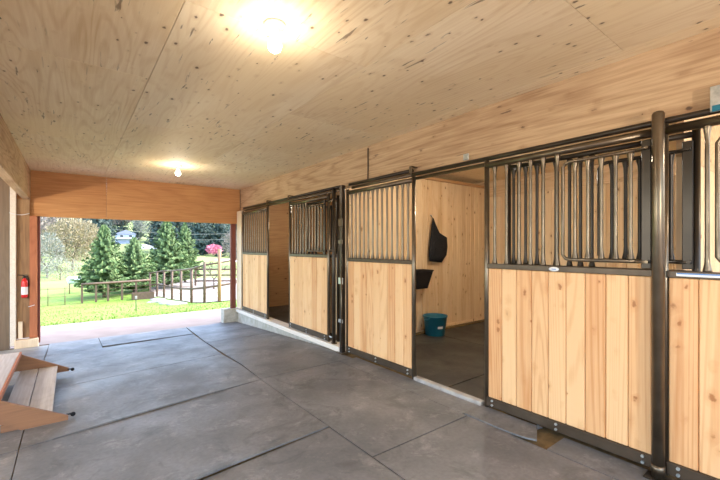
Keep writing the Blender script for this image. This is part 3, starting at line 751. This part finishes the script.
x, y = T(29, 50); bare_tree('bare_tree', 'grey-brown leafless tree mostly hidden by the left doorway post', x, y, 7.5, 2.4, 29, 'twigg', nt_=2200, lo=.1)
x, y = T(238, 50); bare_tree('bare_tree', 'reddish grey tree at the right doorway edge', x, y, 5.0, 2.0, 28, 'twigg', nt_=2000, lo=.2)

# forest on the hill
GF = 'dark evergreens on the far hillside'; LF = 'dark evergreen on the wooded hillside beyond the pasture'
x, y = T(64, 92)
c0 = conifer('evergreen_tree', LF, x, y, 14., 3.4, 31, 'needle_far', GF, levels=24, per=11, dens=6, base=.03)
x, y = T(206, 90)
c1 = conifer('evergreen_tree', LF, x, y, 15., 3.9, 32, 'needle_far', GF, levels=24, per=11, dens=6, base=.03)
rnd = random.Random(9)
for row, (dd, st) in enumerate(((82, 20), (104, 19), (130, 18), (172, 17))):
    u = 18 - row*5
    while u < 270:
        uu = u+rnd.uniform(-2, 2); d_ = dd*rnd.uniform(.97, 1.03); u += st
        if row < 3 and 113 < uu < 158: continue
        if row == 0 and 30 < uu < 90: continue
        x, y = T(uu, d_); s_ = rnd.uniform(.85, 1.15)*(1 if row < 3 else 1.25)
        copy_tree(rnd.choice((c0, c1)), (x, y, tz(x, y)-.1), (s_*.9, s_), rnd.random()*6)

# house on the hill
x, y = T(126, 140); z = tz(x, y)
zz = 5.2
t = thing('house', 'small blue-grey house with pitched roof on the hillside', 'house', (x, y, z))
def hbx(lo, hi, bev=0): return MB().box((x+lo[0], y+lo[1], zz+lo[2]), (x+hi[0], y+hi[1], zz+hi[2]), bev)
hbx((-3.0, 0, -4.2), (3.0, 5, 1.2)).build('wall', 'house', t)
MB().prism([(x-3.5, y-.4, zz+1.1), (x+3.5, y-.4, zz+1.1), (x, y-.4, zz+2.6)], (0, 5.8, 0)).build('roof', 'roof', t)
hbx((-3.6, -1.2, -.75), (3.6, 0, -.55)).build('balcony', 'label', t)
for wx in (-2.0, .8):
    w_ = hbx((wx, -.08, -.2), (wx+1.3, -.001, .8)).build('window', 'label', t)
    hbx((wx+.12, -.12, -.1), (wx+1.18, -.081, .7)).build('pane', 'glass', w_)
x, y = T(150, 120)
tag(MB().box((x-2.5, y, tz(x, y)-.5), (x+2.5, y+3, tz(x, y)+1.6), .1).build('shed', 'label', loc=(x, y, tz(x, y))), 'low whitish shed right of the blue house', 'shed')
# pale road at the right beyond the arena
struct(MB().prism([(18, 62, -.9), (40, 52, -1.2), (40, 56, -.9), (18, 66, -.6)], (0, 0, -.2)).build('ground_road', 'road'))

# arena: sand, posts, rails
A = [((3.41+.0), 23.2), ]
def onT(u, v):
    tt = (u-360)/376.; a, b_ = .609+.793*tt, .793-.609*tt
    d = 8.
    while d < 60:
        if 1.46-(v-247)*d/376. <= tz(a*d, b_*d): break
        d += .02
    return a*d, b_*d, tz(a*d, b_*d), d
posts = [(150, 296, 272.6), (157, 296.5, 271.2), (164, 297.5, 270.3), (172, 299.7, 270), (181, 301, 269.2), (191.5, 303, 268), (204.5, 303, 262), (219.4, 301.8, 249)]
def tubez(p, z0, z1, r): return MB().tube([(p[0], p[1], z0), (p[0], p[1], z1)], r, 8)
pw = []
for i, (u, vb, vt) in enumerate(posts):
    X, Y, Z, d = onT(u, vb); pw.append((X, Y, Z, 1.46+(247-vt)*d/376.))
sandp = [(p[0], p[1]-.15) for p in pw] + [(16, 15.5), (22, 26), (10, 36), (4.5, 30)]
mb = MB(); vs = [mb.bm.verts.new((a, b_, tz(a, b_)+.03)) for a, b_ in sandp]; f_ = mb.bm.faces.new(vs)
bmesh.ops.triangulate(mb.bm, faces=[f_]); bmesh.ops.subdivide_edges(mb.bm, edges=mb.bm.edges[:], cuts=6, use_grid_fill=True)
for v in mb.bm.verts: v.co.z = tz(v.co.x, v.co.y)+.035
struct(mb.build('ground_arena', 'sand'))
t = thing('arena_fence', 'tall open post and wire fence curving around the sandy arena', 'fence', (pw[3][0], pw[3][1], pw[3][2]))
for i, p in enumerate(pw):
    MB().tube([(p[0], p[1], p[2]-.2), (p[0], p[1], p[3])], .055 if i < 7 else .075, 8).build('fence_post', 'brownply' if i == 7 else 'fencewood', t)
ex = (pw[-1][0]+2.6, pw[-1][1]+.6)
rail = [(p[0], p[1], p[2]+(p[3]-p[2])*(.97 if i < 6 else .93 if i == 6 else .62)) for i, p in enumerate(pw)]
rail[6] = (pw[6][0], pw[6][1], pw[6][3]-.12); rail[7] = (pw[7][0], pw[7][1], pw[7][3]-.55)
rail.append((ex[0], ex[1], pw[7][3]-.15))
MB().tube(rail, .04, 6).build('top_rail', 'fencewood', t)
MB().tube([(p[0], p[1], p[2]+.62+.05*math.sin(i)) for i, p in enumerate(pw)]+[(ex[0], ex[1], pw[7][2]+.9)], .045, 6).build('middle_rail', 'fencewood', t)
wm = MB()
for q in range(7):
    zf = .12+.12*q
    wm.tube([(p[0], p[1], p[2]+(rail[i][2]-p[2])*zf) for i, p in enumerate(pw)], .006, 4)
wm.build('wire_mesh', 'fencewood', t)
# board fence on the far side of the arena
t = thing('board_fence', 'weathered grey board fence on the far side of the arena', 'fence', (9, 24, tz(9, 24)))
pp = [(6.8+q*1.35, 27.5-q*.75) for q in range(9)]
for (a, b_) in pp: MB().box((a-.06, b_-.06, tz(a, b_)-.1), (a+.06, b_+.06, tz(a, b_)+1.35), .01).build('fence_post', 'fencewood', t)
for h in (.35, .75, 1.15):
    m_ = MB(); m_.tube([(a, b_-.05, tz(a, b_)+h) for a, b_ in pp], .06, 4); m_.build('rail', 'fencewood', t)
# pink blossoming tree beyond the last arena post
x, y = T(214, 24); t = bare_tree('blossom_tree', 'small pink blossoming tree behind the last arena post', x, y, 2.85, .42, 41, 'pink', nt_=700, lo=.83, sliver=.016)

# rail fence in front of the conifers
t = thing('rail_fence', 'dark brown rail fence with wire in front of the green conifers', 'fence', onT(110, 303)[:3])
us = [(82, 303.5), (96, 302.3), (108, 301.3), (122, 300), (136, 298.6), (150, 297)]
fp = [onT(*q) for q in us]
for p in fp: MB().box((p[0]-.045, p[1]-.045, p[2]-.15), (p[0]+.045, p[1]+.045, p[2]+.98), .008).build('fence_post', 'fencewood', t)
m_ = MB(); m_.tube([(p[0], p[1]-.06, p[2]+.94) for p in fp], .06, 4); m_.build('top_rail', 'fencewood', t)
m_ = MB()
for h in (.12, .3, .48, .66): m_.tube([(p[0], p[1]-.03, p[2]+h) for p in fp], .008, 4)
m_.build('wire', 'fencewood', t)
t = thing('wire_fence', 'thin wire fence with slim stakes at the left of the lawn', 'fence', onT(60, 305)[:3])
us = [(30, 307.5), (48, 306), (65, 304.8), (82, 303.7)]
fp = [onT(*q) for q in us]
for p in fp[:3]: MB().tube([(p[0], p[1], p[2]-.1), (p[0], p[1], p[2]+.85)], .02, 6).build('stake', 'fencewood', t)
m_ = MB()
for h in (.02, .40, .78): m_.tube([(p[0], p[1], p[2]+h) for p in fp], .009, 4)
m_.build('wire', 'fencewood', t)
# white covered feeder on legs
X, Y, Z, d = onT(76, 293)
t = thing('trough', 'white rounded trough on dark legs at the left of the lawn', 'trough', (X, Y, Z))
m_ = MB(); m_.tube([(X-.42, Y, Z+.72), (X-.36, Y, Z+.74), (X+.36, Y, Z+.74), (X+.42, Y, Z+.72)], [.12, .22, .22, .12], 14); m_.build('basin', 'label', t)
for sx_ in (-.3, .3):
    for sy in (-.14, .14): MB().tube([(X+sx_, Y+sy, Z-.05), (X+sx_, Y+sy, Z+.6)], .028, 6).build('leg', 'fencewood', t)
X, Y, Z, d = onT(143, 299)
t = thing('planter_box', 'dark low wooden box at the foot of the conifers', 'box', (X, Y, Z))
m_ = MB()
for lo, hi in (((-.5, -.2, 0), (.5, -.16, .36)), ((-.5, .16, 0), (.5, .2, .36)), ((-.5, -.16, 0), (-.46, .16, .36)), ((.46, -.16, 0), (.5, .16, .36)), ((-.46, -.16, .0), (.46, .16, .28))):
    m_.box((X+lo[0], Y+lo[1], Z-.05+lo[2]), (X+hi[0], Y+hi[1], Z+hi[2]))
m_.build('box_walls', 'fencewood', t)
X, Y, Z, d = onT(136, 311.5)
t = thing('lawn_stake', 'slim upright stake standing alone in the lawn', 'stake', (X, Y, Z))
MB().tube([(X, Y, Z-.05), (X, Y, Z+.42)], .014, 6).build('rod', 'metald', t)
MB().box((X-.03, Y-.03, Z+.40), (X+.03, Y+.03, Z+.50), .008).build('cap', 'rock', t)
rl = [(151, 297.5, .32), (158, 300, .4), (164, 302, .36), (170, 303.5, .45), (177, 304.5, .4), (153, 302.5, .25)]
for i, (u, v, s) in enumerate(rl):
    X, Y, Z, d = onT(u, v); m_ = MB(); bmesh.ops.create_icosphere(m_.bm, subdivisions=2, radius=1.)
    for vv_ in m_.bm.verts:
        n_ = 1+.25*mnoise.noise(vv_.co*1.3+Vector((i*3, 0, 0))); c_ = vv_.co*n_
        vv_.co = Vector((X+c_.x*s, Y+c_.y*s*.6, Z+c_.z*s*.22+.02))
    tag(m_.build('rock', 'rock', loc=(X, Y, Z)), 'flat grey rock edging the grass before the arena', 'rock', 'rocks edging the arena grass')
# power lines
t = thing('utility_pole', 'distant utility pole with wires above the arena', 'utility pole', (30, 64, tz(30, 64)))
MB().tube([(30, 64, -1.5), (30, 64, 8)], .14, 6).build('pole', 'bark', t)
for z in (3.2, 4.2, 7.2):
    MB().tube([(30-q*3.2, 64+q*1.5, z+.9*(q/8-.5)**2*4-.5) for q in range(9)], .022, 4).build('wire', 'rock', t)

# ------------------------------------------------------------------ light
w = bpy.data.worlds.new('World'); SC.world = w; w.use_nodes = True; nt = w.node_tree
bg = nt.nodes['Background']
sky = nt.nodes.new('ShaderNodeTexSky'); sky.sky_type = 'NISHITA'; sky.sun_disc = False
sky.sun_elevation = math.radians(48); sky.sun_rotation = math.radians(100); sky.dust_density = 2.5; sky.air_density = 1.; sky.ozone_density = 1.
nt.links.new(sky.outputs[0], bg.inputs[0]); bg.inputs[1].default_value = .62
s = bpy.data.lights.new('sun', 'SUN'); s.energy = 1.25; s.angle = math.radians(1.); s.color = (1., .95, .85)
so = bpy.data.objects.new('sun', s); COL.objects.link(so)
sd = Vector((.75, .30, .95)).normalized()      # towards the sun
so.rotation_euler = sd.to_track_quat('Z', 'Y').to_euler(); so.location = (10, 10, 20)

# ------------------------------------------------------------------ camera
cam = bpy.data.cameras.new('camera'); co = bpy.data.objects.new('camera', cam); COL.objects.link(co)
co.location = (0, 0, 1.46); co.rotation_euler = (PI/2, 0, -math.atan2(.609, .793))
cam.sensor_width = 36; cam.lens = 36*376/720; cam.shift_y = 7/720; cam.clip_start = .02; cam.clip_end = 600
SC.camera = co
SC.view_settings.view_transform = 'Standard'; SC.view_settings.look = 'None'; SC.view_settings.gamma = 1.; SC.view_settings.exposure = 1.1
SC.view_settings.use_curve_mapping = False
